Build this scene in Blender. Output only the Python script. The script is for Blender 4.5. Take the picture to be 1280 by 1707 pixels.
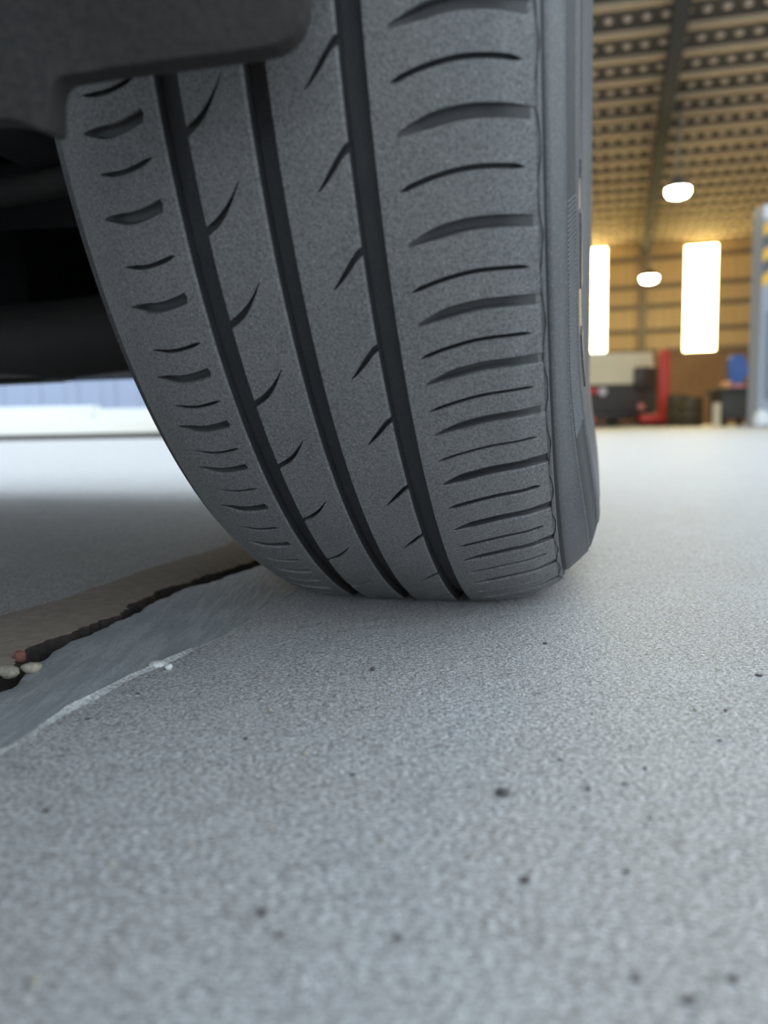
import bpy, bmesh, math, random
from mathutils import Vector, Matrix
random.seed(7)
for o in list(bpy.data.objects): bpy.data.objects.remove(o, do_unlink=True)
scene = bpy.context.scene
C = scene.collection
sin, cos, PI = math.sin, math.cos, math.pi

# ------------------------------------------------------------------ camera
F = 1282.0
CAM_H, PITCH, ROLL = 0.10223, 0.10891, 0.02021
FW = Vector((0, cos(PITCH), -sin(PITCH)))
_rt = Vector((1, 0, 0)); _dn = FW.cross(_rt)
RT = cos(ROLL)*_rt + sin(ROLL)*_dn
DN = -sin(ROLL)*_rt + cos(ROLL)*_dn
CAM = Vector((0, 0, CAM_H))
cd = bpy.data.cameras.new('camera'); cam = bpy.data.objects.new('camera', cd); C.objects.link(cam)
up = -DN; bk = -FW
cam.matrix_world = Matrix(((RT.x, up.x, bk.x, CAM.x), (RT.y, up.y, bk.y, CAM.y), (RT.z, up.z, bk.z, CAM.z), (0, 0, 0, 1)))
cd.sensor_fit = 'HORIZONTAL'; cd.sensor_width = 36.0; cd.lens = 36.0*F/1280.0
cd.clip_start = 0.01; cd.clip_end = 300
cd.dof.use_dof = True; cd.dof.focus_distance = 0.36; cd.dof.aperture_fstop = 9.5
scene.camera = cam
def ray(x, y): return FW + RT*((x-640)/F) + DN*((y-853.5)/F)
def ground(x, y, z=0.0):
    d = ray(x, y); return CAM + d*((z-CAM_H)/d.z)
def at_depth(x, y, Y):
    d = ray(x, y); return CAM + d*(Y/d.y)

# ------------------------------------------------------------------ sky / exposure
w = bpy.data.worlds.new('overcast_sky'); scene.world = w; w.use_nodes = True
bg = w.node_tree.nodes['Background']
bg.inputs[0].default_value = (0.78, 0.90, 1.0, 1); bg.inputs[1].default_value = 2.3
vs = scene.view_settings
vs.view_transform = 'Standard'; vs.look = 'None'; vs.exposure = 0.0; vs.gamma = 1.0; vs.use_curve_mapping = False

# ------------------------------------------------------------------ materials
M = {}
def mat(name, col, rough=0.6, metal=0.0, emit=None, estr=0.0, noise=None, bump=None, spec=0.5):
    """noise: list of (scale, amount, stretch) colour modulation ; bump: list of (scale, strength, dist, stretch)"""
    m = bpy.data.materials.new(name); m.use_nodes = True; nt = m.node_tree; N = nt.nodes; L = nt.links
    b = N['Principled BSDF']
    b.inputs['Base Color'].default_value = (*col, 1); b.inputs['Roughness'].default_value = rough
    b.inputs['Metallic'].default_value = metal; b.inputs['Specular IOR Level'].default_value = spec
    if emit: b.inputs['Emission Color'].default_value = (*emit, 1); b.inputs['Emission Strength'].default_value = estr
    geo = N.new('ShaderNodeNewGeometry')
    def tex(scale, stretch, det=3.0):
        mp = N.new('ShaderNodeMapping'); mp.inputs['Scale'].default_value = stretch
        L.new(geo.outputs['Position'], mp.inputs['Vector'])
        t = N.new('ShaderNodeTexNoise'); t.inputs['Scale'].default_value = scale; t.inputs['Detail'].default_value = det
        L.new(mp.outputs[0], t.inputs['Vector']); return t
    if noise:
        prev = None
        for sc, amt, st, c2, *lh in noise:
            lo, hi = lh if lh else (.36, .64)
            t = tex(sc, st)
            rp = N.new('ShaderNodeMapRange'); rp.inputs['From Min'].default_value = lo; rp.inputs['From Max'].default_value = hi
            L.new(t.outputs['Fac'], rp.inputs['Value'])
            ml = N.new('ShaderNodeMath'); ml.operation = 'MULTIPLY'; ml.inputs[1].default_value = amt; L.new(rp.outputs[0], ml.inputs[0])
            mx = N.new('ShaderNodeMix'); mx.data_type = 'RGBA'; mx.inputs['B'].default_value = (*c2, 1)
            L.new(ml.outputs[0], mx.inputs['Factor'])
            if prev: L.new(prev, mx.inputs['A'])
            else: mx.inputs['A'].default_value = (*col, 1)
            prev = mx.outputs['Result']
        L.new(prev, b.inputs['Base Color'])
    if bump:
        prevn = None
        for sc, strg, dist, st in bump:
            t = tex(sc, st, 2.0)
            bp = N.new('ShaderNodeBump'); bp.inputs['Strength'].default_value = strg; bp.inputs['Distance'].default_value = dist
            L.new(t.outputs['Fac'], bp.inputs['Height'])
            if prevn: L.new(prevn, bp.inputs['Normal'])
            prevn = bp.outputs[0]
        L.new(prevn, b.inputs['Normal'])
    M[name] = m; return m
one = (1, 1, 1)
mat('rubber_worn', (0.165, 0.163, 0.16), 0.6, noise=[(30, .5, one, (0.11, 0.11, 0.112)), (9, .4, one, (0.18, 0.176, 0.168)), (1600, .6, one, (0.24, 0.24, 0.24), .45, .6), (900, .6, one, (0.075, 0.075, 0.075), .48, .62), (1500, .9, one, (.36, .355, .34), .635, .68)],
    bump=[(900, .6, .0006, one), (2200, .5, .0004, one)])
mat('rubber_recess', (0.030, 0.031, 0.034), 0.6, noise=[(60, .5, one, (0.045, 0.044, 0.044)), (900, .3, one, (.06, .06, .06))], bump=[(1200, .3, .0003, one)])  # darker rubber for groove floors, slots and sidewall recesses
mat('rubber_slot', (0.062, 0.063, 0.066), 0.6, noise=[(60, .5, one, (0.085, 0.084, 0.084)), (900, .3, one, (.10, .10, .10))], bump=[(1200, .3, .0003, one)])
mat('rubber_side', (0.066, 0.068, 0.072), 0.48, noise=[(40, .5, (1, 1, .3), (0.095, 0.095, 0.096)), (900, .4, one, (.18, .18, .18), .5, .65)], bump=[(900, .25, .0003, one)])
mat('rubber_dark', (0.02, 0.02, 0.02), 0.7)
mat('concrete', (0.44, 0.43, 0.425), 0.6, noise=[(2.2, .5, one, (0.37, 0.36, 0.355)), (9, .6, one, (0.40, 0.36, 0.345)), (13, .5, (1, .8, 1), (0.50, 0.52, 0.535)), (38, .45, one, (0.35, 0.335, 0.345)), (170, .4, (.7, 1, 1), (0.30, 0.295, 0.29)), (650, .85, (.7, 1.2, 1), (0.68, 0.68, 0.68), .46, .60), (800, .9, (.7, 1.2, 1), (0.17, 0.167, 0.165), .52, .64), (1000, .8, (.7, 1.2, 1), (0.90, 0.90, 0.89), .60, .66), (300, .5, (.5, 1, 1), (0.17, 0.165, 0.16), .58, .70)],
    bump=[(110, .5, .004, (.35, 1, 1)), (520, .7, .0018, (.75, 1.1, 1)), (1300, 1.0, .0012, (.75, 1, 1))])
mat('concrete_margin', (0.36, 0.38, 0.385), 0.5, noise=[(25, .5, one, (0.28, 0.30, 0.31)), (220, .6, (1, .12, 1), (0.52, 0.535, 0.535), .45, .62), (900, .5, (1, .3, 1), (.22, .23, .24), .5, .65)],
    bump=[(300, .6, .0012, (1, .15, 1)), (1000, .4, .0005, one)])
mat('concrete_lip', (0.46, 0.47, 0.465), 0.7, noise=[(60, .7, one, (0.36, 0.365, 0.37)), (500, .7, one, (.30, .30, .30), .45, .6), (900, .6, one, (.74, .74, .72), .55, .66)], bump=[(500, .8, .0015, one)])
mat('concrete_brown', (0.42, 0.33, 0.27), 0.75, noise=[(5, .6, one, (0.38, 0.34, 0.31)), (120, .4, one, (0.22, 0.17, 0.14)), (700, .3, one, (.4, .36, .3))], bump=[(200, .5, .002, one)])
mat('joint_dirt_and_shade', (0.035, 0.03, 0.027), 0.9, noise=[(300, .5, one, (.08, .06, .05))], bump=[(300, .6, .002, one)])  # dirt in the slab joint, also colours the painted gap under the barrier
mat('stone_dark', (0.085, 0.075, 0.08), 0.8, noise=[(700, .5, one, (.16, .14, .14))], bump=[(900, .5, .0006, one)])
mat('stone_pale', (0.42, 0.38, 0.30), 0.8, noise=[(500, .5, one, (.25, .22, .17))], bump=[(700, .5, .0008, one)])
mat('stone_red', (0.24, 0.09, 0.065), 0.8, noise=[(500, .5, one, (.14, .06, .05))], bump=[(700, .5, .0008, one)])
mat('stone_white', (0.75, 0.76, 0.74), 0.8, noise=[(600, .5, one, (.5, .5, .48))], bump=[(700, .5, .0008, one)])
mat('liner', (0.009, 0.009, 0.010), 0.85, noise=[(14, .6, one, (0.026, 0.021, 0.017)), (60, .4, one, (0.012, 0.011, 0.011)), (500, .25, one, (.06, .05, .04))], bump=[(60, .4, .003, one), (500, .3, .0006, one)])
mat('under_black', (0.012, 0.013, 0.015), 0.85, noise=[(20, .5, one, (.02, .019, .018))])
mat('under_steel', (0.014, 0.012, 0.011), 0.8, noise=[(30, .6, one, (.024, .017, .014))], bump=[(200, .3, .001, one)])
mat('car_paint', (0.22, 0.31, 0.43), 0.35, metal=0.0)
mat('glass_dark', (0.02, 0.025, 0.03), 0.08)
mat('alloy', (0.5, 0.51, 0.52), 0.35, metal=0.9)
mat('cladding', (0.60, 0.44, 0.215), 0.55, noise=[(.8, .4, one, (0.54, 0.395, 0.19))])
mat('girt', (0.20, 0.155, 0.10), 0.6)
mat('brick', (0.25, 0.15, 0.085), 0.9, noise=[(3, .5, (.4, .4, 1), (.19, .115, .07)), (14, .4, (.5, .5, 2), (.32, .2, .12))])
mat('roof_sheet', (0.075, 0.072, 0.07), 0.8, spec=.2, noise=[(.7, .5, one, (.10, .09, .085))])
mat('roof_pad', (0.58, 0.48, 0.38), 0.8, spec=.2)
mat('purlin', (0.56, 0.43, 0.29), 0.8, spec=.2, noise=[(5, .4, one, (.42, .33, .24))])
mat('rafter', (0.06, 0.062, 0.068), 0.9, spec=.1)
mat('window_lit', (0.9, 0.85, 0.6), 0.4, emit=(1.0, 0.78, 0.28), estr=30.0)
mat('lamp_lit', (1, 1, .9), 0.4, emit=(1.0, 0.86, 0.5), estr=150.0)
mat('lamp_housing', (0.3, 0.3, 0.29), 0.4, metal=.6)
mat('lift_grey', (0.33, 0.36, 0.40), 0.5)
mat('stripe_yellow', (0.85, 0.50, 0.06), 0.5)
mat('stripe_black', (0.10, 0.11, 0.13), 0.5)
mat('white_paint', (0.75, 0.77, 0.78), 0.5)
mat('lift_red', (0.62, 0.06, 0.05), 0.45)
mat('truck_dark', (0.045, 0.043, 0.042), 0.4)
mat('canopy_cream', (0.88, 0.86, 0.66), 0.5, noise=[(3, .3, one, (.78, .76, .58))])
mat('tail_pink', (0.72, 0.30, 0.28), 0.35)
mat('tail_white', (0.75, 0.76, 0.85), 0.3)
mat('tail_red', (0.75, 0.08, 0.07), 0.35)
mat('blue_sheet', (0.055, 0.13, 0.42), 0.55, noise=[(4, .4, one, (.08, .17, .5))])
mat('trolley_dark', (0.05, 0.048, 0.042), 0.6)
mat('cream', (0.62, 0.56, 0.40), 0.6)
mat('orange_box', (0.70, 0.36, 0.16), 0.6)
mat('pink_rag', (0.62, 0.24, 0.30), 0.8)
mat('drum_dark', (0.07, 0.058, 0.035), 0.6)
mat('barrier_white', (0.80, 0.83, 0.83), 0.6, noise=[(1.5, .3, one, (.72, .76, .77))])
mat('barrier_cream', (0.80, 0.78, 0.72), 0.65, noise=[(2, .3, one, (.72, .69, .63))])
mat('shed_blue', (0.32, 0.37, 0.50), 0.5)
mat('shed_roof', (0.35, 0.38, 0.42), 0.5)

# ------------------------------------------------------------------ helpers
XF = None
def obj(name, V, Fc, m, parent=None, smooth=None, origin=None):
    if XF: V = [XF(Vector(v)) for v in V]
    me = bpy.data.meshes.new(name)
    o = bpy.data.objects.new(name, me); C.objects.link(o)
    off = Vector((0, 0, 0))
    if origin is not None: off = Vector(origin)
    base = Vector((0, 0, 0))
    p = parent
    while p is not None: base = base + p.location; p = p.parent
    me.from_pydata([tuple(Vector(v)-off-base) if origin is None else tuple(Vector(v)-off) for v in V], [], Fc)
    if origin is not None: o.location = off-base
    me.materials.append(M[m]); o.parent = parent
    bm = bmesh.new(); bm.from_mesh(me); bmesh.ops.recalc_face_normals(bm, faces=bm.faces); bm.to_mesh(me); bm.free()
    if smooth is not None:
        for pl in me.polygons: pl.use_smooth = True
        me.set_sharp_from_angle(angle=math.radians(smooth))
    me.update()
    return o
def thing(name, label, cat, loc, group=None):
    o = bpy.data.objects.new(name, None); C.objects.link(o); o.location = loc; o.empty_display_size = .1
    return tag(o, label, cat, group)
def tag(o, label, cat, group=None):
    o['label'] = label; o['category'] = cat
    if group: o['group'] = group
    return o
def struct(o): o['kind'] = 'structure'; return o
class MB:
    def __init__(s): s.V = []; s.F = []
    def add(s, V, F):
        n = len(s.V); s.V += [Vector(v) for v in V]; s.F += [tuple(i+n for i in f) for f in F]; return s
    def box(s, lo, hi, T=None, bev=0.0):
        x0, y0, z0 = lo; x1, y1, z1 = hi
        if bev <= 0:
            V = [(x, y, z) for z in (z0, z1) for y in (y0, y1) for x in (x0, x1)]
            Fc = [(0, 2, 3, 1), (4, 5, 7, 6), (0, 1, 5, 4), (2, 6, 7, 3), (0, 4, 6, 2), (1, 3, 7, 5)]
        else:
            bm = bmesh.new(); bmesh.ops.create_cube(bm, size=1)
            for v in bm.verts: v.co = Vector(((x0+x1)/2+v.co.x*(x1-x0), (y0+y1)/2+v.co.y*(y1-y0), (z0+z1)/2+v.co.z*(z1-z0)))
            bmesh.ops.bevel(bm, geom=bm.edges[:], offset=bev, segments=2, affect='EDGES', profile=.5)
            V = [v.co.copy() for v in bm.verts]; bm.verts.index_update(); Fc = [tuple(v.index for v in f.verts) for f in bm.faces]; bm.free()
        if T: V = [T(Vector(v)) for v in V]
        return s.add(V, Fc)
    def tube(s, pts, r, n=10, caps=True):
        pts = [Vector(p) for p in pts]; rs = r if isinstance(r, (list, tuple)) else [r]*len(pts)
        V = []; Fc = []
        for i, p in enumerate(pts):
            t = (pts[min(i+1, len(pts)-1)]-pts[max(i-1, 0)]).normalized()
            a = t.orthogonal().normalized() if i == 0 else (pa - t*pa.dot(t)).normalized()
            pa = a; b = t.cross(a)
            for k in range(n):
                an = 2*PI*k/n; V.append(p+(a*cos(an)+b*sin(an))*rs[i])
        for i in range(len(pts)-1):
            for k in range(n):
                Fc.append((i*n+k, i*n+(k+1) % n, (i+1)*n+(k+1) % n, (i+1)*n+k))
        if caps: Fc += [tuple(range(n)), tuple((len(pts)-1)*n+k for k in range(n))]
        return s.add(V, Fc)
    def lathe(s, prof, c, axis='z', n=20, T=None):
        V = []; Fc = []; c = Vector(c)
        for r, h in prof:
            for k in range(n):
                an = 2*PI*k/n
                p = Vector((r*cos(an), r*sin(an), h)) if axis == 'z' else (Vector((r*cos(an), h, r*sin(an))) if axis == 'y' else Vector((h, r*cos(an), r*sin(an))))
                V.append(T(c+p) if T else c+p)
        for i in range(len(prof)-1):
            for k in range(n): Fc.append((i*n+k, i*n+(k+1) % n, (i+1)*n+(k+1) % n, (i+1)*n+k))
        Fc += [tuple(range(n)), tuple((len(prof)-1)*n+k for k in range(n))]
        return s.add(V, Fc)
    def prism(s, poly, d):     # polygon (list of Vectors) pushed along d
        n = len(poly); d = Vector(d); V = [Vector(p) for p in poly]+[Vector(p)+d for p in poly]
        return s.add(V, [tuple(range(n)), tuple(range(2*n-1, n-1, -1))]+[(i, (i+1) % n, n+(i+1) % n, n+i) for i in range(n)])
    def build(s, name, m, parent=None, smooth=None, origin=None): return obj(name, s.V, s.F, m, parent, smooth, origin)
def lerp(a, b, t): return a+(b-a)*t
def pl(tab, x):
    if x <= tab[0][0]: return tab[0][1]
    for (a, b), (c, d) in zip(tab, tab[1:]):
        if x <= c: return b+(d-b)*(x-a)/(c-a)
    return tab[-1][1]
def sm(tab, x):      # smooth (cosine-free monotone) interpolation through a table
    for i in range(len(tab)-1):
        if x <= tab[i+1][0] or i == len(tab)-2:
            x0, y0 = tab[i]; x1, y1 = tab[i+1]
            d = lambda j: 0 if j < 0 or j > len(tab)-2 else (tab[j+1][1]-tab[j][1])/(tab[j+1][0]-tab[j][0])
            m0 = (d(i-1)+d(i))/2 if i > 0 else d(i); m1 = (d(i)+d(i+1))/2 if i < len(tab)-2 else d(i)
            h = x1-x0; t = min(1, max(0, (x-x0)/h))
            return (2*t**3-3*t*t+1)*y0+(t**3-2*t*t+t)*h*m0+(-2*t**3+3*t*t)*y1+(t**3-t*t)*h*m1

# ------------------------------------------------------------------ the concrete ground
random.seed(3)
def jx_base(Y):
    return pl([(-12, -.75), (.1, -.215), (.313, -.165), (.358, -.169), (.40, -.162), (.449, -.153), (.51, -.142), (.53, -.131), (.60, -.100), (1.2, .04), (45, 9.0)], Y)
def wob(Y, ph):
    return .0013*sin(61*Y+ph)+.0011*sin(143*Y+1.7*ph)+.0008*sin(337*Y+2.3*ph)+.0005*sin(811*Y)
def jx(Y): return jx_base(Y)+(wob(Y, .4) if -.5 < Y < 3 else 0)
def rx(Y): return pl([(-12, -.69), (.1, -.168), (.24, -.127), (.274, -.1205), (.31, -.111), (.334, -.100), (.378, -.083), (.60, -.032), (1.2, .12), (45, 9.2)], Y)+(.35*wob(Y, 2.2) if -.5 < Y < 3 else 0)
Ys = [-12, -6, -3, -1.5, -.8, -.4]+[-.2+.004*i for i in range(0, 301)]+[1.05, 1.15, 1.3, 1.6, 2, 2.6, 3.5, 5, 8, 14, 25, 45]
def strip(name, cols, m, parent, smooth=40):
    """cols: functions Y -> (x, z)"""
    V = []; Fc = []; n = len(cols)
    for Y in Ys:
        for c in cols: x, z = c(Y); V.append((x, Y, z))
    for i in range(len(Ys)-1):
        for k in range(n-1): Fc.append((i*n+k, i*n+k+1, (i+1)*n+k+1, (i+1)*n+k))
    o = obj(name, V, Fc, m, parent, smooth)
    return o
lipn = lambda Y: (.0010+.0004*sin(47*Y)+.0005*sin(113*Y+1))*(1 if .05 < Y < .36 else .3)
floor = struct(strip('floor', [lambda Y: (rx(Y)+.003, 0.0), lambda Y: (rx(Y)+.05, 0), lambda Y: (rx(Y)+.4, 0), lambda Y: (rx(Y)+3, 0), lambda Y: (45, 0)], 'concrete', None))
mg = strip('slab_margin', [lambda Y: (jx(Y)+.004, -.05), lambda Y: (jx(Y)+.004, -.006), lambda Y: (jx(Y)+.0065, -.003), lambda Y: (jx(Y)+.012, -.0018), lambda Y: (rx(Y)-.0029, -.0012)], 'concrete_margin', floor)
lp = strip('slab_ridge', [lambda Y: (rx(Y)-.0030, -.0012), lambda Y: (rx(Y)-.001, -.0002+lipn(Y)*.5), lambda Y: (rx(Y)+.0005, .0002+lipn(Y)), lambda Y: (rx(Y)+.0018, .0001+lipn(Y)*.4), lambda Y: (rx(Y)+.0032, 0)], 'concrete_lip', floor)
bw = lambda Y: jx_base(Y)-.075-.012*sin(9*Y)-.008*sin(31*Y+2)
gp = lambda Y: .0035+.003*sin(23*Y+1)+.002*sin(71*Y)
sl = strip('adjoining_slab', [lambda Y: (-45, -.001), lambda Y: (bw(Y)-.5, -.001), lambda Y: (bw(Y), -.001)], 'concrete', floor)
se = strip('stained_edge', [lambda Y: (bw(Y), -.001), lambda Y: (jx(Y)-gp(Y)-.010+1.5*wob(Y, 5), -.0012), lambda Y: (jx(Y)-gp(Y)-.003+1.2*wob(Y, 5), -.0022)], 'concrete_brown', floor)
jd = strip('joint_dirt_and_shade', [lambda Y: (jx(Y)-gp(Y)-.003+1.2*wob(Y, 5), -.0022), lambda Y: (jx(Y)-gp(Y)-.001+1.2*wob(Y, 5), -.022), lambda Y: (jx(Y)+.012, -.024)], 'joint_dirt_and_shade', floor)

# ------------------------------------------------------------------ the car: steered front wheel, seen from behind it
CX, CY, CZ = 0.04456, 0.55446, 0.3012      # wheel centre
PSI = 0.27093; R0 = 0.32
EA = Vector((-sin(PSI), -cos(PSI), 0)); EU = Vector((cos(PSI), -sin(PSI), 0)); EV = Vector((0, 0, 1)); WC = Vector((CX, CY, CZ))
car = thing('car', 'blue-grey car on grey concrete, its worn front tyre turned and its dark underside showing', 'car', (CX, CY, 0))
RB = 0.208
DROP = [(-98, 26), (-90, 17), (-84, 11.5), (-78, 7.5), (-70, 4.2), (-60, 2.0), (-48, .8), (-36, .3), (0, 0), (30, .1), (42, .7), (52, 1.8), (64, 4.2), (76, 8.0), (81, 11.0), (86.5, 14.5), (91, 18)]
def drop(a): return sm(DROP, a)
def ss(x, a, b): t = min(1, max(0, (x-a)/(b-a))); return t*t*(3-2*t)
def tp(a, th, inset=0.0, dr=None):
    """a mm lateral, th deg (0 = facing the camera, -90 = down), inset mm, dr mm drop below the crown radius"""
    d = drop(a) if dr is None else dr
    t = math.radians(th); ph = t+PI/2
    cp = cos(ph)
    Rf = min(R0, (CZ-.0003)/cp) if cp > .2 else R0
    dl = R0-Rf                                   # local squash
    k = ss(dl, 0, .012)
    d2 = lerp(d, max(0, d-4.0)*1.15, k) if d < 25 else d
    rr = R0-(d2+inset)/1000
    # squash the section between bead and tread
    f = max(0, min(1, (rr-RB)/(R0-RB)))
    r = rr-dl*f
    # sidewall bulge over a wider arc
    g = ss(cp, .60, .97)
    bul = 9.5*g*sin(PI*min(1, max(0, (R0-rr)/(R0-RB))*1.02))**.8 if abs(a) > 86 and rr < R0-.015 else 0
    if bul: bul *= ss(R0-rr, .014, .035)
    a2 = a+math.copysign(bul, a)
    return WC+EU*(a2/1000)+EA*(r*cos(t))+EV*(r*sin(t))
def extend(lst, pitch, lo=-374, hi=-14):
    l = sorted(lst, key=lambda s: -s[0]); out = list(l)
    # wrap the whole circle by repeating the kinds alternately
    th = l[-1][0]; i = 0; kinds = [s[1] for s in l[-2:]]
    end = l[0][0]-360+pitch*.6
    while True:
        th -= pitch
        if th < end: break
        out.append((th, kinds[i % len(kinds)])); i += 1
    return out
def rib(name, a0, a1, sip, kinds, gfun, cols, parent, m='rubber_worn', gl=True, gr=True, depth=5.5, nmid=5, edge=None):
    """sip: [(theta, kind)] descending ; kinds: kind -> (halfwidth deg fn(a), depth mm fn(a))"""
    ds = 5.5
    colset = []
    if gl: colset += [(a0-.35, depth), (a0-.05, .3)]
    colset += [(a, 0) for a in cols if a <= a1-1.0 or not gr]
    if gr: colset += [(a1-.9, 0), (a1-.1, .8), (a1+.35, depth)]
    rowdark = []; rows_kind = []
    rows = []
    n = len(sip)
    for i, (th, kd) in enumerate(sip):
        hw, dp = kinds[kd]
        thn, kdn = sip[(i+1) % n]
        if i == n-1: thn -= 360
        hwn, dpn = kinds[kdn]
        for s, ins in ((1, 0), (.86, .3), (.72, 1), (0, 1), (-.72, 1), (-.86, .3), (-1, 0)):
            rows.append([(lambda a, th=th, s=s, hw=hw: th+gfun(a)+s*hw(a)), (lambda a, ins=ins, dp=dp: ins*dp(a))]); rowdark.append((ins, dp)); rows_kind.append(2 if kd == 'W' else 1)
        for j in range(1, nmid+1):
            u = j/(nmid+1)
            rows.append([(lambda a, th=th, thn=thn, hw=hw, hwn=hwn, u=u: gfun(a)+lerp(th-hw(a), thn+hwn(a), u)), (lambda a: 0.0)]); rowdark.append((0, None)); rows_kind.append(0)
    V = []; Fc = []; nc = len(colset)
    for tf, inf in rows:
        for a, ins in colset:
            aa = min(max(a, a0), a1)
            t = tf(aa)
            b = edge(t)*ss(aa, a1-8, a1) if edge else 0
            V.append(tp(a+b, t, max(ins, inf(aa))))
    nr = len(rows); dk = []
    for i in range(nr):
        j = (i+1) % nr
        for k in range(nc-1):
            Fc.append((i*nc+k, i*nc+k+1, j*nc+k+1, j*nc+k))
            am = (colset[k][0]+colset[k+1][0])/2; (u0, d0), (u1, d1) = rowdark[i], rowdark[j]
            deep = max(colset[k][1], colset[k+1][1])
            dk.append(1 if deep > 1 else (rows_kind[i] if u0 > .2 and u1 > .2 and d0(am) > .6 else 0))
    o = obj(name, V, Fc, m, parent, 32)
    o.data.materials.append(M['rubber_recess']); o.data.materials.append(M['rubber_slot'])
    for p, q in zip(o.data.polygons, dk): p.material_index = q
    return o
def frange(a, b, n): return [a+(b-a)*i/n for i in range(n+1)]
def cols_of(*segs):
    out = []
    for a, b, n in segs: out += frange(a, b, n)
    r = []
    for a in sorted(out):
        if not r or a-r[-1] > .02: r.append(a)
    return r

# tyre carcass: groove floors, shoulders, sidewalls
SIDE_R = [(86.4, 14.9), (87.2, 16.0), (87.6, 16.9), (86.6, 17.5), (86.5, 19.8), (88.4, 20.4), (89.2, 20.8), (90.2, 22.5), (92.2, 26.5), (93.6, 30.5), (94.2, 31.2), (93.6, 31.9), (93.7, 33.2), (94.4, 34), (95.8, 41), (97.0, 48), (97.7, 48.6), (98.2, 55), (97.8, 56.3), (98.4, 66), (98.2, 78), (97, 90), (94, 100), (91, 108), (88, 112), (78, 113.5)]
prof = [(-70, 0, 113.5), (-88, 0, 112), (-96, 0, 98), (-101, 0, 80), (-102.5, 0, 62), (-101.5, 0, 46), (-98.5, 0, 33), (-95, 0, 24), (-90, 0, None), (-84, 5.5, None)]
prof += [(-76, 5.5, None), (-60, 5.5, None), (-45, 5.5, None), (-36.5, 5.5, None), (-35, 5.6, None), (-28.5, 5.6, None), (-20, 5.5, None), (-4.5, 5.6, None), (0, 5.7, None), (4.5, 5.6, None), (20, 5.5, None), (28.5, 5.6, None), (35.2, 5.6, None), (50, 5.5, None), (65, 5.5, None), (80, 5.5, None), (85.0, 5.5, None), (85.8, .6, None)]
prof += [(a, 0, d) for a, d in SIDE_R]
NT = 300
ths = [360*i/NT for i in range(NT)]
V = [tp(a, t, ins, d) for t in ths for a, ins, d in prof]; n = len(prof)
tire = obj('tire', V, [(i*n+k, i*n+k+1, ((i+1) % NT)*n+k+1, ((i+1) % NT)*n+k) for i in range(NT) for k in range(n-1)], 'rubber_side', car, 50)
tire['label'] = 'worn black car tyre with three straight grooves, standing on concrete'
# recolour the groove floors and sidewall recesses with darker rubber
tire.data.materials.append(M['rubber_recess'])
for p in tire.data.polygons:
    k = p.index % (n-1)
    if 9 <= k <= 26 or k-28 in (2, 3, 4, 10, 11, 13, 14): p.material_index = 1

flat0 = lambda v: (lambda a: v)
def taper(l0, l1, w, e0, e1, wmin=.012):
    """half width rising from l0 over e0 mm, falling to l1 over e1 mm"""
    def f(a):
        if a <= l0 or a >= l1: return wmin
        return wmin+(w-wmin)*min(1, (a-l0)/e0 if e0 else 1)**.7*min(1, (l1-a)/e1 if e1 else 1)**.7
    return f
def dep(l0, l1, d, e0=1.2, e1=1.2):
    def f(a):
        if a <= l0 or a >= l1: return 0.0
        return d*min(1, (a-l0)/e0 if e0 else 1)*min(1, (l1-a)/e1 if e1 else 1)
    return f
# outer shoulder rib
sipR = [(-14.5, 'W'), (-17.1, 'T'), (-19.8, 'W'), (-22.7, 'T'), (-25.8, 'W'), (-28.6, 'T'), (-30.8, 'W'), (-33.1, 'T'), (-35.1, 'W'), (-37.3, 'T'), (-39.4, 'W'), (-41.9, 'T'), (-44.4, 'W'), (-47.4, 'T'), (-50.4, 'W'), (-53.3, 'T'), (-55.9, 'W'), (-58.8, 'T'), (-61.8, 'W'), (-64.8, 'T')]
sipR = [(t, k+('2' if t < -43 else '')) for t, k in extend(sipR, 2.85)]
gR = lambda a: sm([(36, -.5), (43, 0), (53, .55), (64, .85), (75, .75), (86, .35)], a)
wR = lambda a: max(.012, taper(42.5, 90, .43, 12, .3)(a))
rib_r = rib('shoulder_rib', 36.3, 85.9, sipR, {
    'W': (wR, lambda a: dep(42.5, 90, 4.2, 8, 1.0)(a)*(1-.88*ss(a, 70, 85.5))),
    'T': (taper(43, 82.5, .17, 3, 3), dep(43, 82.5, 3.0, 1.5, 3)),
    'W2': (taper(42.5, 90, .56, 9, .3), lambda a: dep(42.5, 90, 4.2, 6, 1.0)(a)*(1-.7*ss(a, 72, 85.5))),
    'T2': (taper(43, 82.5, .32, 3, 3), dep(43, 82.5, 3.2, 1.5, 3))}, gR,
    cols_of((36.3, 42.4, 3), (42.4, 48, 8), (48, 74, 14), (74, 85.9, 14)), tire, gr=False, nmid=4)
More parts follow.
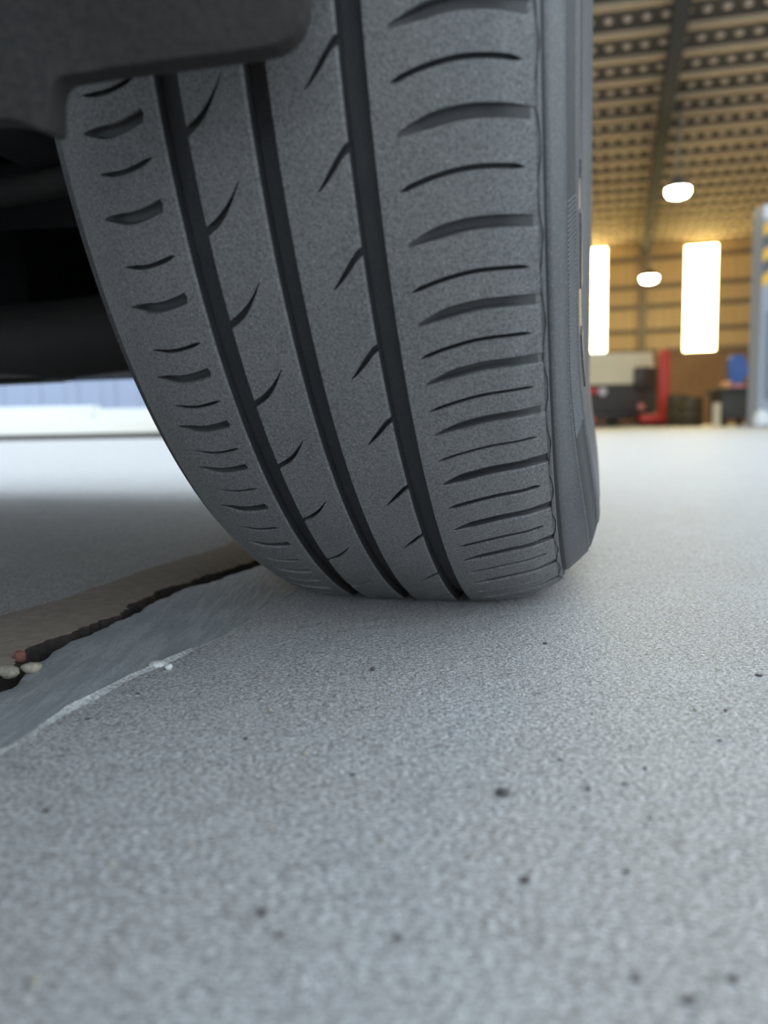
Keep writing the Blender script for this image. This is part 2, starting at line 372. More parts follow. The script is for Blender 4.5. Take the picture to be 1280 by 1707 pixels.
# inner shoulder rib
sipL = [(-14.9, 'T'), (-17.0, 'W'), (-19.4, 'T'), (-22.1, 'W'), (-25.2, 'T'), (-28.0, 'W'), (-31.2, 'T'), (-33.5, 'W'), (-35.9, 'T'), (-38.0, 'W'), (-40.4, 'T'), (-42.4, 'W'), (-44.9, 'T'), (-47.4, 'W'), (-50.5, 'T'), (-53.4, 'W'), (-56.7, 'T'), (-59.5, 'W'), (-62.5, 'T'), (-65.4, 'W')]
sipL = [(t, k+('2' if t < -45 else '')) for t, k in extend(sipL, 2.85)]
gL = lambda a: sm([(-84, -.3), (-66, -.45), (-56, -.5), (-48, -.2), (-42, .15), (-36, .4)], a)
rib_l = rib('shoulder_rib', -84, -36.3, sipL, {
    'W': (taper(-69, -42.3, .40, 9, .5), dep(-69, -42.3, 3.8, 3, .4)),
    'T': (taper(-66, -42.5, .17, 6, 3), dep(-66, -42.5, 2.6, 3, 1.5)),
    'W2': (taper(-69, -42.3, .50, 9, .5), dep(-69, -42.3, 3.8, 3, .4)),
    'T2': (taper(-66, -42.5, .28, 6, 3), dep(-66, -42.5, 2.8, 3, 1.5))}, gL,
    cols_of((-84, -69, 8), (-69, -60, 7), (-60, -44, 9), (-44, -42, 5), (-42, -36.3, 3)), tire, gl=True, nmid=4)
# two centre ribs with curved blind sipes
sip2 = extend([(t, 'S') for t in (-12.3, -18.1, -23.8, -29.9, -36.1, -42.2, -49.0, -56.2, -63.8)], 6.6)
g2 = lambda a: sm([(-27.2, 0), (-23, .45), (-19, 1.05), (-15, 1.9), (-11.5, 2.75), (-10, 2.9), (-4, 2.9)], a)
rib('center_rib', -27.2, -4.2, sip2, {'S': (taper(-28, -11.6, .30, 0, 9), dep(-28, -11.6, 3.2, 0, 2))}, g2,
    cols_of((-27.2, -11.4, 22), (-11.4, -4.2, 5)), tire, nmid=8)
sip3 = extend([(t, 'S') for t in (-14.6, -20.0, -25.8, -32.1, -37.8, -44.6, -51.2, -58.9, -66.0)], 6.5)
g3 = lambda a: sm([(3.8, -2.4), (14, -2.4), (16, -2.15), (19, -1.6), (23, -.8), (26, -.2), (27.8, -.02)], a)
rib('center_rib', 3.8, 27.8, sip3, {'S': (taper(15.2, 29, .30, 7, 0), dep(15.2, 29, 3.2, 1.5, 0))}, g3,
    cols_of((3.8, 15, 6), (15, 27.8, 20)), tire, nmid=8)
# wavy mould line at the shoulder, knurled band and raised bars of the sidewall
mb = MB(); NW = 720
mb.tube([tp(86.5+.65*sin(2*PI*(t+.9)/5.4)+.12*sin(2*PI*t/2.05), t, -.15, 15.1+.75*sin(2*PI*(t+.9)/5.4)) for t in [-90+i*.25 for i in range(0, 401)]], .00022, 5)
mb.build('mould_line', 'rubber_dark', tire, 60)
mb = MB()
for i in range(62):
    t = -46+i*.34
    A0, A1, B0, B1 = 94.55, 96.85, 34.8, 47.4
    mb.add([tp(A0, t, 0, B0), tp(A1, t+.02, 0, B1), tp(A1, t+.13, 0, B1), tp(A0, t+.11, 0, B0), tp(A0+.35, t+.04, -.2, B0+.2), tp(A1+.35, t+.06, -.2, B1-.2), tp(A1+.35, t+.09, -.2, B1-.2), tp(A0+.35, t+.07, -.2, B0+.2)],
           [(0, 1, 5, 4), (1, 2, 6, 5), (2, 3, 7, 6), (3, 0, 4, 7), (4, 5, 6, 7)])
kb = mb.build('knurled_band', 'rubber_side', tire); kb['kind'] = 'stuff'
for t0, t1 in ((-24.3, -22.9), (-33.5, -27), (-44, -38)):
    mb = MB(); N_ = 10
    Vv = []; Fv = []
    for i in range(N_+1):
        t = lerp(t0, t1, i/N_)
        Vv += [tp(97.6, t, 0, 57), tp(98.9, t, 0, 57.5), tp(99.2, t, 0, 64), tp(98.2, t, 0, 64.5)]
    for i in range(N_):
        for k in range(3): Fv.append((i*4+k, i*4+k+1, i*4+k+5, i*4+k+4))
    Fv += [(0, 1, 2, 3), (N_*4, N_*4+1, N_*4+2, N_*4+3)]
    mb.add(Vv, Fv).build('raised_bar', 'rubber_side', tire)
# wheel rim, hub, disc
def wl(a, r, t): return WC+EU*a+EA*(r*cos(t))+EV*(r*sin(t))
def ring(prof, n=64):
    V = [wl(a, r, 2*PI*i/n) for i in range(n) for a, r in prof]; k = len(prof)
    return V, [(i*k+j, i*k+j+1, ((i+1) % n)*k+j+1, ((i+1) % n)*k+j) for i in range(n) for j in range(k-1)]
rim = obj('wheel_rim', *ring([(-.080, .205), (-.086, .212), (-.09, .212), (-.088, .200), (-.06, .185), (.03, .18), (.07, .196), (.086, .200), (.088, .211), (.082, .211), (.078, .205)]), 'alloy', car, 40)
for i in range(5):
    t = 2*PI*i/5
    Vv = []
    for r, hw, aa in ((.04, .028, .055), (.12, .020, .072), (.186, .026, .074)):
        for da in (0, -.02):
            for s in (-1, 1): Vv.append(wl(aa+da, r, t+s*hw/r))
    Fv = []
    for k in (0, 4): Fv += [(k, k+1, k+5, k+4), (k+2, k+3, k+7, k+6), (k, k+2, k+6, k+4), (k+1, k+3, k+7, k+5)]
    obj('spoke', Vv, Fv+[(0, 1, 3, 2), (8, 9, 11, 10)], 'alloy', rim, 40)
obj('hub', *ring([(.03, .02), (.03, .05), (.06, .05), (.068, .03), (.068, .001)], 24), 'alloy', car, 40)
obj('brake_disc', *ring([(-.03, .03), (-.03, .14), (-.008, .14), (-.008, .03)], 40), 'under_steel', car, 40)

# wheel-arch liner in front of the upper left of the tyre
out = [(-90, 196), (20, 198), (48, 208), (72, 221), (82, 217), (82, 160), (86, 138), (97, 126), (180, 112), (255, 104), (420, 82), (462, 74), (487, 58), (503, 36), (512, 5), (517, -60), (518, -320), (-90, -320)]
def liner_pt(x, y, off):
    Y = .214-.02*max(0, (150-x)/240)
    return at_depth(x, y, Y)+Vector((0, off, 0))
bm = bmesh.new()
f0 = [bm.verts.new(liner_pt(x, y, 0)) for x, y in out]
fc = bm.faces.new(f0)
ex = bmesh.ops.extrude_face_region(bm, geom=[fc])
for v in [g for g in ex['geom'] if isinstance(g, bmesh.types.BMVert)]: v.co += Vector((0, .012, .002))
bmesh.ops.recalc_face_normals(bm, faces=bm.faces)
bmesh.ops.bevel(bm, geom=[e for e in bm.edges], offset=.004, segments=3, affect='EDGES', profile=.5, clamp_overlap=True)
bm.verts.index_update()
obj('arch_liner', [v.co.copy() for v in bm.verts], [tuple(v.index for v in f.verts) for f in bm.faces], 'liner', car, 45); bm.free()
# suspension and underbody
def W(a, b, c): return Vector((CX+a, CY-b, CZ+c))
def XF(v): return Vector((CX, CY, v.z))+EU*(v.x-CX)-EA*(v.y-CY)      # the car points the way its wheel does
MB().tube([W(-.03, 0, -.10), W(-.10, .0, -.11), (-.30, .60, .185), (-.52, .66, .20)], [.022, .03, .034, .03], 12).build('control_arm', 'under_steel', car, 50)
MB().tube([W(-.04, .10, -.02), (-.25, .50, .28), (-.55, .52, .28)], [.010, .010, .011], 10).build('tie_rod', 'under_steel', car, 50)
MB().tube([W(0, 0, 0), W(-.12, 0, 0), (-.24, .57, .30), (-.55, .6, .31)], [.03, .042, .03, .016], 14).build('drive_shaft', 'under_black', car, 50)
MB().tube([W(-.09, 0, -.02), W(-.14, -.01, .2), W(-.17, -.02, .45)], [.028, .034, .03], 14).build('strut', 'under_black', car, 50)
MB().box((-1.25, .72, .175), (-.22, .86, .245), bev=.02).build('crossmember', 'under_steel', car, 50)
MB().box((-1.05, .40, .22), (-.42, .72, .40), bev=.03).build('gearbox', 'under_black', car, 50)
mb = MB(); mb.box((-1.35, .86, .192), (.0, 1.10, .205), bev=.004)
mb.prism([Vector((-1.35, .94, .194)), Vector((-.60, .94, .194)), Vector((-.585, .94, .182)), Vector((-.61, .94, .178)), Vector((-1.35, .94, .174))], (0, .05, 0))
mb.build('undertray', 'under_black', car, 30)
mb = MB(); mb.box((-1.50, -2.9, .42), (.02, .16, .46)); mb.box((-1.40, .16, .40), (-.22, .95, .44)); mb.box((-.24, .16, .29), (-.20, .95, .80)); mb.box((-.24, .12, .34), (.12, .16, .75)); mb.box((-1.50, .16, .30), (-1.46, 1.0, .80)); mb.box((-1.5, 1.0, .22), (-.2, 1.04, .80))
mb.box((-.2, .95, .20), (.04, .99, .75))
mb.build('floor_pan', 'under_black', car)
# painted body shell
L0, L1 = -3.15, 1.17
def zb(Y, yc):
    d = abs(Y-yc)
    return CZ+math.sqrt(max(0, .365**2-d*d)) if d < .365 else None
def zbot(Y):
    for yc in (CY, CY-2.6):
        z = zb(Y, yc)
        if z is not None: return max(z, .40) if Y < CY else max(z, .29)
    return .40 if Y < .9 else lerp(.26, .20, min(1, (Y-.92)/.2))
def ztop(Y): return pl([(-3.15, .80), (-3.0, .98), (-2.2, 1.02), (-1.0, .98), (-.1, .96), (.6, .90), (1.0, .80), (1.17, .62)], Y)
def xs(z, Y):
    o = .165-(.085 if Y < .7 else .05)*max(0, (.70-z)/.5)**1.6-.05*max(0, (z-.70)/.4)**2
    return o-.30*max(0, (Y-.74)/.43)**1.6-.12*max(0, (-2.85-Y)/.3)**2
mid = -.67
def skin(side):
    Yv = [L0+i*(L1-L0)/108 for i in range(109)]; nr = 9; V = []; Fc = []
    for Y in Yv:
        b, t = zbot(Y), ztop(Y)
        for k in range(nr+1):
            z = lerp(b, t, k/nr); x = xs(z, Y)
            V.append((x if side > 0 else 2*mid-x, Y, z))
    for i in range(108):
        for k in range(nr): Fc.append((i*(nr+1)+k, i*(nr+1)+k+1, (i+1)*(nr+1)+k+1, (i+1)*(nr+1)+k))
    return V, Fc, Yv, nr
for s in (1, -1):
    V, Fc, Yv, nr = skin(s); obj('body_side', V, Fc, 'car_paint', car, 40)
V = []; Fc = []
for Y in Yv:
    x = xs(ztop(Y), Y)
    for u in (0, .2, .5, .8, 1): V.append((lerp(2*mid-x, x, u), Y, ztop(Y)+.03*sin(PI*u)))
for i in range(108):
    for k in range(4): Fc.append((i*5+k, i*5+k+1, (i+1)*5+k+1, (i+1)*5+k))
obj('bonnet_deck', V, Fc, 'car_paint', car, 40)
for nm, Y in (('front_bumper', L1), ('rear_bumper', L0)):
    V = []; Fc = []
    for k in range(7):
        z = lerp(zbot(Y), ztop(Y), k/6); x = xs(z, Y)
        for u in range(13):
            q = u/12; V.append((lerp(2*mid-x, x, q), Y+(.09 if Y > 0 else -.06)*sin(PI*q)**.7, z))
    for k in range(6):
        for u in range(12): Fc.append((k*13+u, k*13+u+1, (k+1)*13+u+1, (k+1)*13+u))
    obj(nm, V, Fc, 'car_paint', car, 40)
cab = [(-2.75, 1.0), (-2.35, 1.40), (-1.7, 1.47), (-.9, 1.44), (-.15, .97)]
V = []; Fc = []
for Y, z in cab:
    ins = .06+.17*max(0, (z-.98)/.5)
    V += [(2*mid-.16+ins, Y, z), (.16-ins, Y, z), (.16-.05, Y, .97), (2*mid-.16+.05, Y, .97)]
for i in range(len(cab)-1):
    for a, b in ((0, 1), (1, 2), (3, 0)): Fc.append((i*4+a, i*4+b, (i+1)*4+b, (i+1)*4+a))
obj('cabin', V, Fc, 'glass_dark', car, 20)
XF = None

# ------------------------------------------------------------------ workshop hall behind
AH = math.radians(17.0); E1 = Vector((cos(AH), -sin(AH), 0)); E2 = Vector((sin(AH), cos(AH), 0))
SB = 26.4                                   # distance of the back wall along E2
def H(s1, s2, z): return E1*s1+E2*s2+Vector((0, 0, z))
HT = lambda v: H(v.x, v.y, v.z)
def on_wall(x, y, s2=SB):
    d = ray(x, y); t = (s2-CAM.dot(E2))/d.dot(E2); p = CAM+d*t; return p.dot(E1), p.z
def at_hall(x, Yd):                          # ground point of pixel column x at distance Yd
    d = ray(x, 703); return CAM.x+d.x/d.y*Yd
rs1, rz = on_wall(1075, 412); BS = -.035
def roofz(s1): return rz+BS*(s1-rs1)
S1A, S1B, SF = -4.5, 9.0, 9.0
brick_top = on_wall(1160, 587)[1]
# back wall
wall_back = struct(MB().box((S1A, SB, 0), (S1B, SB+.22, brick_top), HT).build('wall_back', 'brick'))
k = 0; s = S1A
win = [(on_wall(957, 500)[0], on_wall(1011.5, 500)[0], on_wall(990, 588)[1], on_wall(990, 413)[1]),
       (on_wall(1139.5, 500)[0], on_wall(1195.5, 500)[0], on_wall(1168, 586)[1], on_wall(1168, 407)[1])]
edges = [S1A]
for w0, w1, _, _ in win: edges += [w0, w1]
edges.append(S1B)
for a, b in zip(edges[0::2], edges[1::2]):
    n = max(1, round((b-a)/1.0))
    for i in range(n):
        p0, p1 = lerp(a, b, i/n), lerp(a, b, (i+1)/n)
        mb = MB(); poly = []; m_ = 4
        pw = (p1-p0-.012)/m_
        for j in range(m_):
            x0 = p0+.006+j*pw; poly += [(x0, .03), (x0+pw*.55, .03), (x0+pw*.65, 0), (x0+pw*.9, 0)]
        poly += [(p1-.006, .03), (p1-.006, .06), (p0+.006, .06)]
        mb.prism([H(x, SB+d, brick_top) for x, d in poly], (0, 0, roofz((p0+p1)/2)+.158-brick_top))
        mb.build('cladding_sheet', 'cladding', wall_back)
for y in (430, 477, 510, 551, 585):
    z = on_wall(1100, y)[1]
    for a, b in zip(edges[0::2], edges[1::2]): MB().box((a, SB-.10, z-.07), (b, SB-.002, z+.07), HT).build('girt', 'girt', wall_back)
cs = (on_wall(1064, 500)[0], on_wall(1077, 500)[0])
MB().box((cs[0], SB-.30, 0), (cs[1], SB-.104, roofz(cs[0])), HT).build('column', 'girt', wall_back)
for i, (w0, w1, z0, z1) in enumerate(win):
    wo = struct(MB().box((w0+.03, SB+.005, z0+.03), (w1-.03, SB+.03, z1-.03), HT).build('window_%d' % (i+1), 'window_lit'))
    mb = MB()
    for lo, hi in (((w0, z0), (w0+.03, z1)), ((w1-.03, z0), (w1, z1)), ((w0, z0), (w1, z0+.03)), ((w0, z1-.03), (w1, z1))): mb.box((lo[0], SB-.02, lo[1]), (hi[0], SB+.06, hi[1]), HT)
    mb.build('window_frame', 'cladding', wo)
    # make good the wall above the window
    MB().box((w0, SB+.0, z1), (w1, SB+.06, roofz(w0)+.15), HT).build('cladding_sheet', 'cladding', wall_back)
# side walls
for nm, s in (('wall_left', S1A-.1), ('wall_right', S1B)):
    mb = MB().box((s, SF, 0), (s+.1, SB+.06, roofz(s)), HT); struct(mb.build(nm, 'cladding'))
# roof: ceiling sheet, purlins, rafter, pale bumps painted as caught light
def RT_(v): return H(v.x, v.y, v.z+roofz(v.x))
ceiling = struct(MB().box((S1A-.1, SF, .16), (S1B+.1, SB+.25, .22), RT_).build('ceiling', 'roof_sheet'))
def on_roof(x, y):
    d = ray(x, y); nrm = Vector((0, 0, 1))-E1*BS
    c0 = rz-BS*rs1; t = (c0-CAM.z+BS*CAM.dot(E1))/(d.z-BS*d.dot(E1)); p = CAM+d*t; return p.dot(E1), p.dot(E2)
r0, r7 = on_roof(1200, 53)[1], on_roof(1200, 268)[1]
PS = (r7-r0)/7
s = r0-5*PS
rows_s = []
while s < SB-.1:
    if s > SF+.05: rows_s.append(s)
    s += PS
GLINTP = .26
bmx = MB()
for s in rows_s:
    MB().box((S1A, s-.06, .09), (S1B, s+.06, .16), RT_).build('purlin', 'purlin', ceiling)
    ns = int((S1B-S1A)/GLINTP)
    for i in range(ns):
        x = S1A+GLINTP*(i+.5)
        bmx.lathe([(.065, .159), (.062, .125), (.045, .108), (.012, .10)], (x, s+PS*.5, 0), 'z', 8, RT_)
glints = bmx.build('roof_glints', 'roof_pad', ceiling, 60); glints['kind'] = 'stuff'  # bumps coloured pale to stand for light catching the roof underside
for x in (rs1, rs1-5.0, rs1+5.0):
    MB().box((x-.10, SF, -.22), (x+.10, SB-.02, .088), RT_).build('rafter', 'rafter', ceiling)
# two high-bay lamps hanging under the rafter
def lamp(x, y, s2, r, label):
    s1, z = on_wall(x, y, s2)
    t = thing('high_bay_lamp', label, 'lamp', H(s1, s2, z), 'high-bay lamps in the hall')
    MB().lathe([(r*.35, r*.9), (r*.5, r*.75), (r*1.0, .04), (r*1.02, 0), (r*.98, 0)], H(s1, s2, z), 'z', 20).build('housing', 'lamp_housing', t, 40)
    MB().lathe([(r*.95, .0), (r*.95, -.05), (r*.8, -.28*r-.05), (r*.4, -.42*r-.05), (.01, -.45*r-.05)], H(s1, s2, z), 'z', 20).build('lens', 'lamp_lit', t, 60)
    MB().tube([H(s1, s2, z+r*.85), H(s1, s2, roofz(s1)+.16)], .02, 6).build('hanger_rod', 'lamp_housing', t)
lamp(1130, 316, 15.5, .215, 'bright high-bay lamp hanging under the roof purlins, above the windows')
lamp(1082, 462, 23.0, .235, 'bright lamp hanging low in front of the back wall, between the two windows')

# ------------------------------------------------------------------ things in the hall
# red two-post lift column with the dark pickup beside it
D1 = 19.0
def P(x, D): return at_hall(x, D)
rx0, rx1 = P(1097, D1), P(1112, D1)
rc = (rx0+rx1)/2; hw = (rx1-rx0)/2
ztopr = at_depth(1104, 583, D1).z
t = thing('red_lift', 'red steel lift column with low arms beside the dark pickup', 'lift', (rc, D1, 0))
MB().box((rc-hw, D1-.12, .02), (rc+hw, D1+.12, ztopr), bev=.015).build('column', 'lift_red', t, 40)
MB().box((rc-.3, D1-.25, 0), (rc+.22, D1+.25, .02)).build('base_plate', 'lift_red', t)
MB().box((P(1060, D1), D1-.42, .10), (rc+hw, D1-.14, .30), bev=.02).build('arm', 'lift_red', t, 40)
MB().box((P(968, D1), D1-.42, .10), (P(984, D1), D1-.14, .27), bev=.02).build('arm', 'lift_red', t, 40)
MB().box((P(975, D1), D1-.30, .02), (P(1100, D1), D1-.18, .10)).build('floor_beam', 'truck_dark', t)
D2 = 19.9
x0, x1 = P(948, D2), P(1094, D2); wd = x1-x0
z_ = lambda y: at_depth(1040, y, D2).z
t = thing('pickup_truck', 'dark pickup with a cream canopy, parked rear-on by the red lift', 'truck', ((x0+x1)/2, D2+1.5, 0))
za, zb_, zc = z_(693), z_(640), z_(588)
MB().box((x0, D2, za), (x1, D2+4.2, zb_), bev=.06).build('body', 'truck_dark', t, 40)
def taper_box(xa, xb, ya, yb, z0, z1, ins): return [(xa, ya, z0), (xb, ya, z0), (xb, yb, z0), (xa, yb, z0), (xa+ins, ya+ins*.6, z1), (xb-ins, ya+ins*.6, z1), (xb-ins, yb-ins, z1), (xa+ins, yb-ins, z1)]
BF = [(0, 1, 2, 3), (4, 5, 6, 7), (0, 1, 5, 4), (1, 2, 6, 5), (2, 3, 7, 6), (3, 0, 4, 7)]
obj('canopy', taper_box(x0+.04, x1-.04, D2+.05, D2+2.3, zb_, zc, .06), BF, 'canopy_cream', t)
obj('cab', taper_box(x0+.05, x1-.05, D2+2.35, D2+3.4, zb_, zc-.1, .15), BF, 'glass_dark', t)
sw = MB().box((P(1055, D2), D2-.16, z_(650)), (P(1091, D2), D2+.045, z_(613)), bev=.05).build('rear_locker', 'truck_dark', t, 40)
MB().box((x0+.1, D2-.012, za+.08), (x1-.1, D2, zb_-.05), bev=.004).build('tailgate', 'truck_dark', t)
MB().box((x0, D2-.18, z_(700)), (x1, D2-.02, z_(690)), bev=.02).build('rear_bumper', 'truck_dark', t, 40)
for xx, yy, r, m_ in ((1068, 678, .09, 'tail_pink'), (977, 678, .09, 'tail_pink'), (1004, 653, .11, 'tail_white'), (989, 652, .09, 'tail_red')):
    p = at_depth(xx, yy, D2)
    MB().lathe([(r, 0), (r, -.03), (r*.7, -.05), (.01, -.055)], (p.x, D2-.008, p.z), 'y', 18).build('tail_lamp', m_, t, 40)
for xx in (x0+.12, x1-.12):
    for yy in (D2+.7, D2+3.4):
        MB().lathe([(.2, -.11), (.36, -.11), (.38, -.08), (.38, .08), (.36, .11), (.2, .11)], (xx, yy, .38), 'x', 24).build('wheel', 'rubber_dark', t, 40)
# grey lift column with hazard stripes
D3 = 12.0
gx0, gx1 = P(1254, D3), P(1296, D3)
zt = at_depth(1265, 345, D3).z
t = thing('grey_lift', 'tall grey steel lift column with yellow hazard stripes near its top', 'lift', ((gx0+gx1)/2, D3, 0))
MB().box((gx0, D3-.16, .03), (gx1, D3-.10, zt)).build('column', 'lift_grey', t)
mb = MB().box((gx0, D3-.10, .03), (gx0+.06, D3+.18, zt)); mb.box((gx1-.06, D3-.10, .03), (gx1, D3+.18, zt)); mb.build('column_flange', 'lift_grey', t)
zs0, zs1 = at_depth(1265, 375, D3).z, at_depth(1265, 475, D3).z
MB().box((gx0-.004, D3-.164, at_depth(1265, 368, D3).z), (gx1+.004, D3-.16, zt-.02)).build('white_cap', 'white_paint', t)
zz = zs0+.02; i = 0
ww = gx1-gx0
while zz > zs1:
    h_ = .20 if i % 2 else .17
    poly = [Vector((gx0, D3-.166, zz-h_-.06)), Vector((gx1, D3-.166, zz-h_+.22)), Vector((gx1, D3-.166, zz+.22)), Vector((gx0, D3-.166, zz-.06))]
    MB().prism(poly, (0, .006, 0)).build('hazard_stripe', 'stripe_black' if i % 2 else 'stripe_yellow', t)
    zz -= h_; i += 1
MB().box((P(1266, D3), D3-.30, .45), (P(1278, D3), D3-.16, at_depth(1270, 520, D3).z), bev=.02).build('carriage', 'lift_grey', t, 40)
MB().box((gx0-.12, D3-.35, 0), (gx1+.1, D3+.3, .03)).build('base_plate', 'lift_grey', t)
MB().lathe([(.12, .03), (.14, .10), (.10, .22), (.03, .26)], (gx0+.03, D3-.38+.12, 0), 'z', 16).build('arm_pad', 'white_paint', t, 50)
# covered trolley with blue sheet
D4 = 15.5
tx0, tx1 = P(1186, D4), P(1250, D4)
zp = lambda y: at_depth(1215, y, D4).z
t = thing('workshop_trolley', 'dark workshop trolley with upright blue sheet, beside striped lift column', 'trolley', ((tx0+tx1)/2, D4, 0))
MB().box((tx0+.06, D4-.3, .14), (tx1, D4+.3, zp(655)), bev=.04).build('cabinet', 'trolley_dark', t, 40)
MB().box((tx0, D4-.34, zp(655)), (tx1+.02, D4+.34, zp(648)), bev=.01).build('tray', 'trolley_dark', t)
bl = [Vector((at_depth(x, y, D4-.05))) for x, y in ((1217, 650), (1216, 600), (1221, 592), (1240, 591), (1249, 618), (1240, 634), (1226, 652))]
MB().prism(bl, (0, .12, 0)).build('blue_sheet', 'blue_sheet', t)
MB().box((P(1176, D4), D4-.36, .0), (P(1188, D4), D4-.30, zp(672)), bev=.01).build('cream_post', 'cream', t)
for xx in (tx0+.15, tx1-.12):
    for yy in (D4-.22, D4+.22): MB().lathe([(.04, -.03), (.07, -.03), (.07, .03), (.04, .03)], (xx, yy, .07), 'x', 16).build('castor', 'rubber_dark', t, 40)
ztr = zp(648)
tag(MB().box((P(1198, D4), D4-.2, ztr+.002), (P(1212, D4), D4, ztr+.14), bev=.02).build('parts_box', 'orange_box', None, 40), 'small orange box sitting on the trolley tray by the blue sheet', 'box')
tag(MB().lathe([(.10, 0), (.12, .02), (.08, .06), (.02, .08)], (P(1220, D4), D4-.26, ztr+.002), 'z', 12).build('rag', 'pink_rag', None, 60), 'crumpled pink rag on the front of the trolley tray', 'rag')
for xx, D, h_, r, lb in ((1150, 17.0, .62, .26, 'dark oil drum standing on the floor near the trolley'), (1128, 18.2, .72, .24, 'dark olive drum standing beside the red lift column')):
    t = thing('oil_drum', lb, 'drum', (P(xx, D), D, 0))
    c = (P(xx, D), D, 0)
    MB().lathe([(r*.97, 0), (r, .02), (r, h_*.32), (r*1.04, h_*.34), (r, h_*.36), (r, h_*.65), (r*1.04, h_*.67), (r, h_*.69), (r, h_-.02), (r*.97, h_)], c, 'z', 28).build('barrel', 'drum_dark', t, 40)
    MB().lathe([(r*.92, h_-.002), (r*.92, h_+.006), (.02, h_+.008)], c, 'z', 28).build('lid', 'trolley_dark', t, 40)

# ------------------------------------------------------------------ far side, seen under the car
D5 = 15.0
bz = lambda x, y, D=D5: at_depth(x, y, D)
bx0, bx1 = -16.0, -1.0
t = thing('white_barrier', 'long low white barrier over a painted shadow gap across the bright yard', 'barrier', ((bx0+bx1)/2, D5, 0))
zA = bz(100, 677).z; zB = bz(100, 700).z; zC = bz(100, 724).z
MB().box((bx0, D5+.05, 0), (bx1, D5+.4, zC)).build('shadow_gap', 'joint_dirt_and_shade', t)  # solid dark strip painted as the shadow gap beneath the barrier
MB().box((bx0, D5, zC), (bx1, D5+.5, zB), bev=.01).build('lower_course', 'barrier_cream', t)
x = bx0; i = 0
while x < bx1-.1:
    x2 = min(bx1, x+2.6)
    MB().box((x+.01, D5+.04, zB), (x2-.01, D5+.5, zA-(.07 if x2 > -4.6 else 0)), bev=.012).build('upper_block', 'barrier_white', t)
    x = x2; i += 1
sb = bz(271, 730, D5-.3)
MB().box((sb.x-.17, D5-.2, 0), (sb.x+.17, D5+.0495, zC-.002), bev=.01).build('support_block', 'rubber_dark', t)
D6 = 24.0
t = thing('metal_shed', 'blue-grey metal shed standing beyond the white barrier', 'building', (-9, D6+3, 0))
n = 20
for i in range(n):
    xa = lerp(-22, 1, i/n); xb = lerp(-22, 1, (i+1)/n)
    MB().prism([Vector((xa+.01, D6+.03, 0)), Vector((lerp(xa, xb, .4), D6+.03, 0)), Vector((lerp(xa, xb, .46), D6, 0)), Vector((lerp(xa, xb, .6), D6, 0)), Vector((lerp(xa, xb, .66), D6+.03, 0)), Vector((xb-.01, D6+.03, 0)), Vector((xb-.01, D6+.08, 0)), Vector((xa+.01, D6+.08, 0))], (0, 0, 3.6)).build('wall_sheet', 'shed_blue', t)
mb = MB().box((-22, D6+.081, 0), (1, D6+7, 3.55)); mb.build('core', 'shed_blue', t)
MB().add([(-22.3, D6-.3, 3.6), (1.3, D6-.3, 3.6), (1.3, D6+7.3, 3.6), (-22.3, D6+7.3, 3.6), (-22.3, D6+3.5, 5.0), (1.3, D6+3.5, 5.0)], [(0, 1, 5, 4), (3, 2, 5, 4), (0, 3, 4), (1, 2, 5), (0, 1, 2, 3)]).build('roof', 'shed_roof', t)

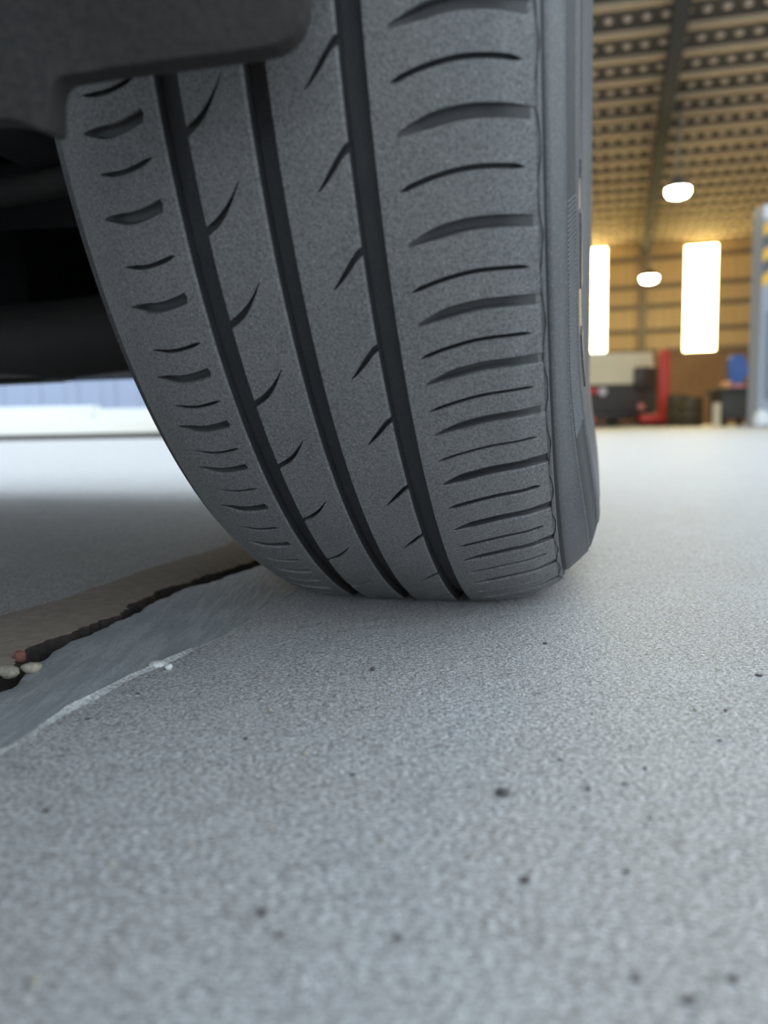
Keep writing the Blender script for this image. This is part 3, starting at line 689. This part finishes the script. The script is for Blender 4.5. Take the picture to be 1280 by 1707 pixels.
# ------------------------------------------------------------------ stones and grit
random.seed(11)
def stone(name, x, y, px, m, label, cat='stone', group=None, z=0.0, flat=.6, elong=1.25):
    p = ground(x, y, z); dist = (p-CAM).dot(FW); r = px*dist/F
    bm = bmesh.new(); bmesh.ops.create_icosphere(bm, subdivisions=2, radius=1)
    ph = [random.uniform(0, 6) for _ in range(6)]
    for v in bm.verts:
        c = v.co
        f = 1+.16*sin(2.3*c.x+ph[0])+.14*sin(2.9*c.y+ph[1])+.12*sin(3.3*c.z+ph[2])+.07*sin(6*c.x+5*c.y+ph[3])
        v.co = Vector((c.x*f*r*elong, c.y*f*r, c.z*f*r*flat))
    rot = Matrix.Rotation(random.uniform(-.6, .6), 3, 'Z')
    zmin = min(v.co.z for v in bm.verts); bm.verts.index_update()
    V = [rot @ v.co+Vector((p.x, p.y, z-zmin-.12*r*flat)) for v in bm.verts]; Fc = [tuple(v.index for v in f.verts) for f in bm.faces]; bm.free()
    return tag(obj(name, V, Fc, m, None, 50, origin=(p.x, p.y, z)), label, cat, group)
stone('pebble', 840, 1325, 9, 'stone_dark', 'dark flat pebble, the largest lying loose on the open concrete', elong=1.4)
stone('stone', 36, 1103, 11, 'stone_red', 'reddish round stone lodged in the slab joint', z=-.004, flat=.9, elong=1.0)
stone('stone', 14, 1131, 15, 'stone_pale', 'pale angular stone lodged in the slab joint', z=-.004, flat=.8, elong=1.3)
stone('stone', 52, 1122, 14, 'stone_pale', 'tan lump of grit beside the reddish joint stone', z=-.003, flat=.7, elong=1.2)
stone('chip', 266, 1110, 11, 'stone_white', 'white concrete chip on the ridge of the slab edge', flat=.4, elong=1.7)
stone('chip', 281, 1117, 6, 'stone_white', 'small round white chip beside the larger white chip', flat=.8)
for x, y, r in ((622, 1118, 5), (588, 1293, 5), (980, 1317, 5), (1265, 1127, 5), (878, 1470, 9), (469, 1560, 8), (664, 1568, 8), (437, 1523, 9), (78, 1353, 6), (933, 1268, 4), (1040, 1308, 4), (1075, 1283, 4), (1200, 1236, 4), (230, 1157, 4), (146, 1200, 4), (908, 1074, 4), (1220, 1635, 9), (1150, 1672, 11), (594, 1494, 5), (538, 1448, 4), (410, 1233, 4), (1045, 1455, 6), (1058, 1632, 9), (1083, 1366, 4), (912, 1296, 3), (1210, 1186, 4)):
    stone('grit', x, y, r*.8, 'stone_dark', 'tiny dark speck of grit lying on the grey concrete', 'grit', 'dark grit on the concrete')
for x, y, r in ((507, 1258, 5), (636, 1405, 5), (452, 1385, 5), (185, 1443, 6), (450, 1185, 4), (320, 1412, 5), (786, 1430, 5), (1160, 1185, 4), (57, 1640, 10), (651, 1160, 3), (152, 1418, 4), (970, 1410, 4)):
    stone('grit', x, y, r*.8, 'stone_pale', 'tiny pale speck of grit lying on the grey concrete', 'grit', 'pale grit on the concrete')
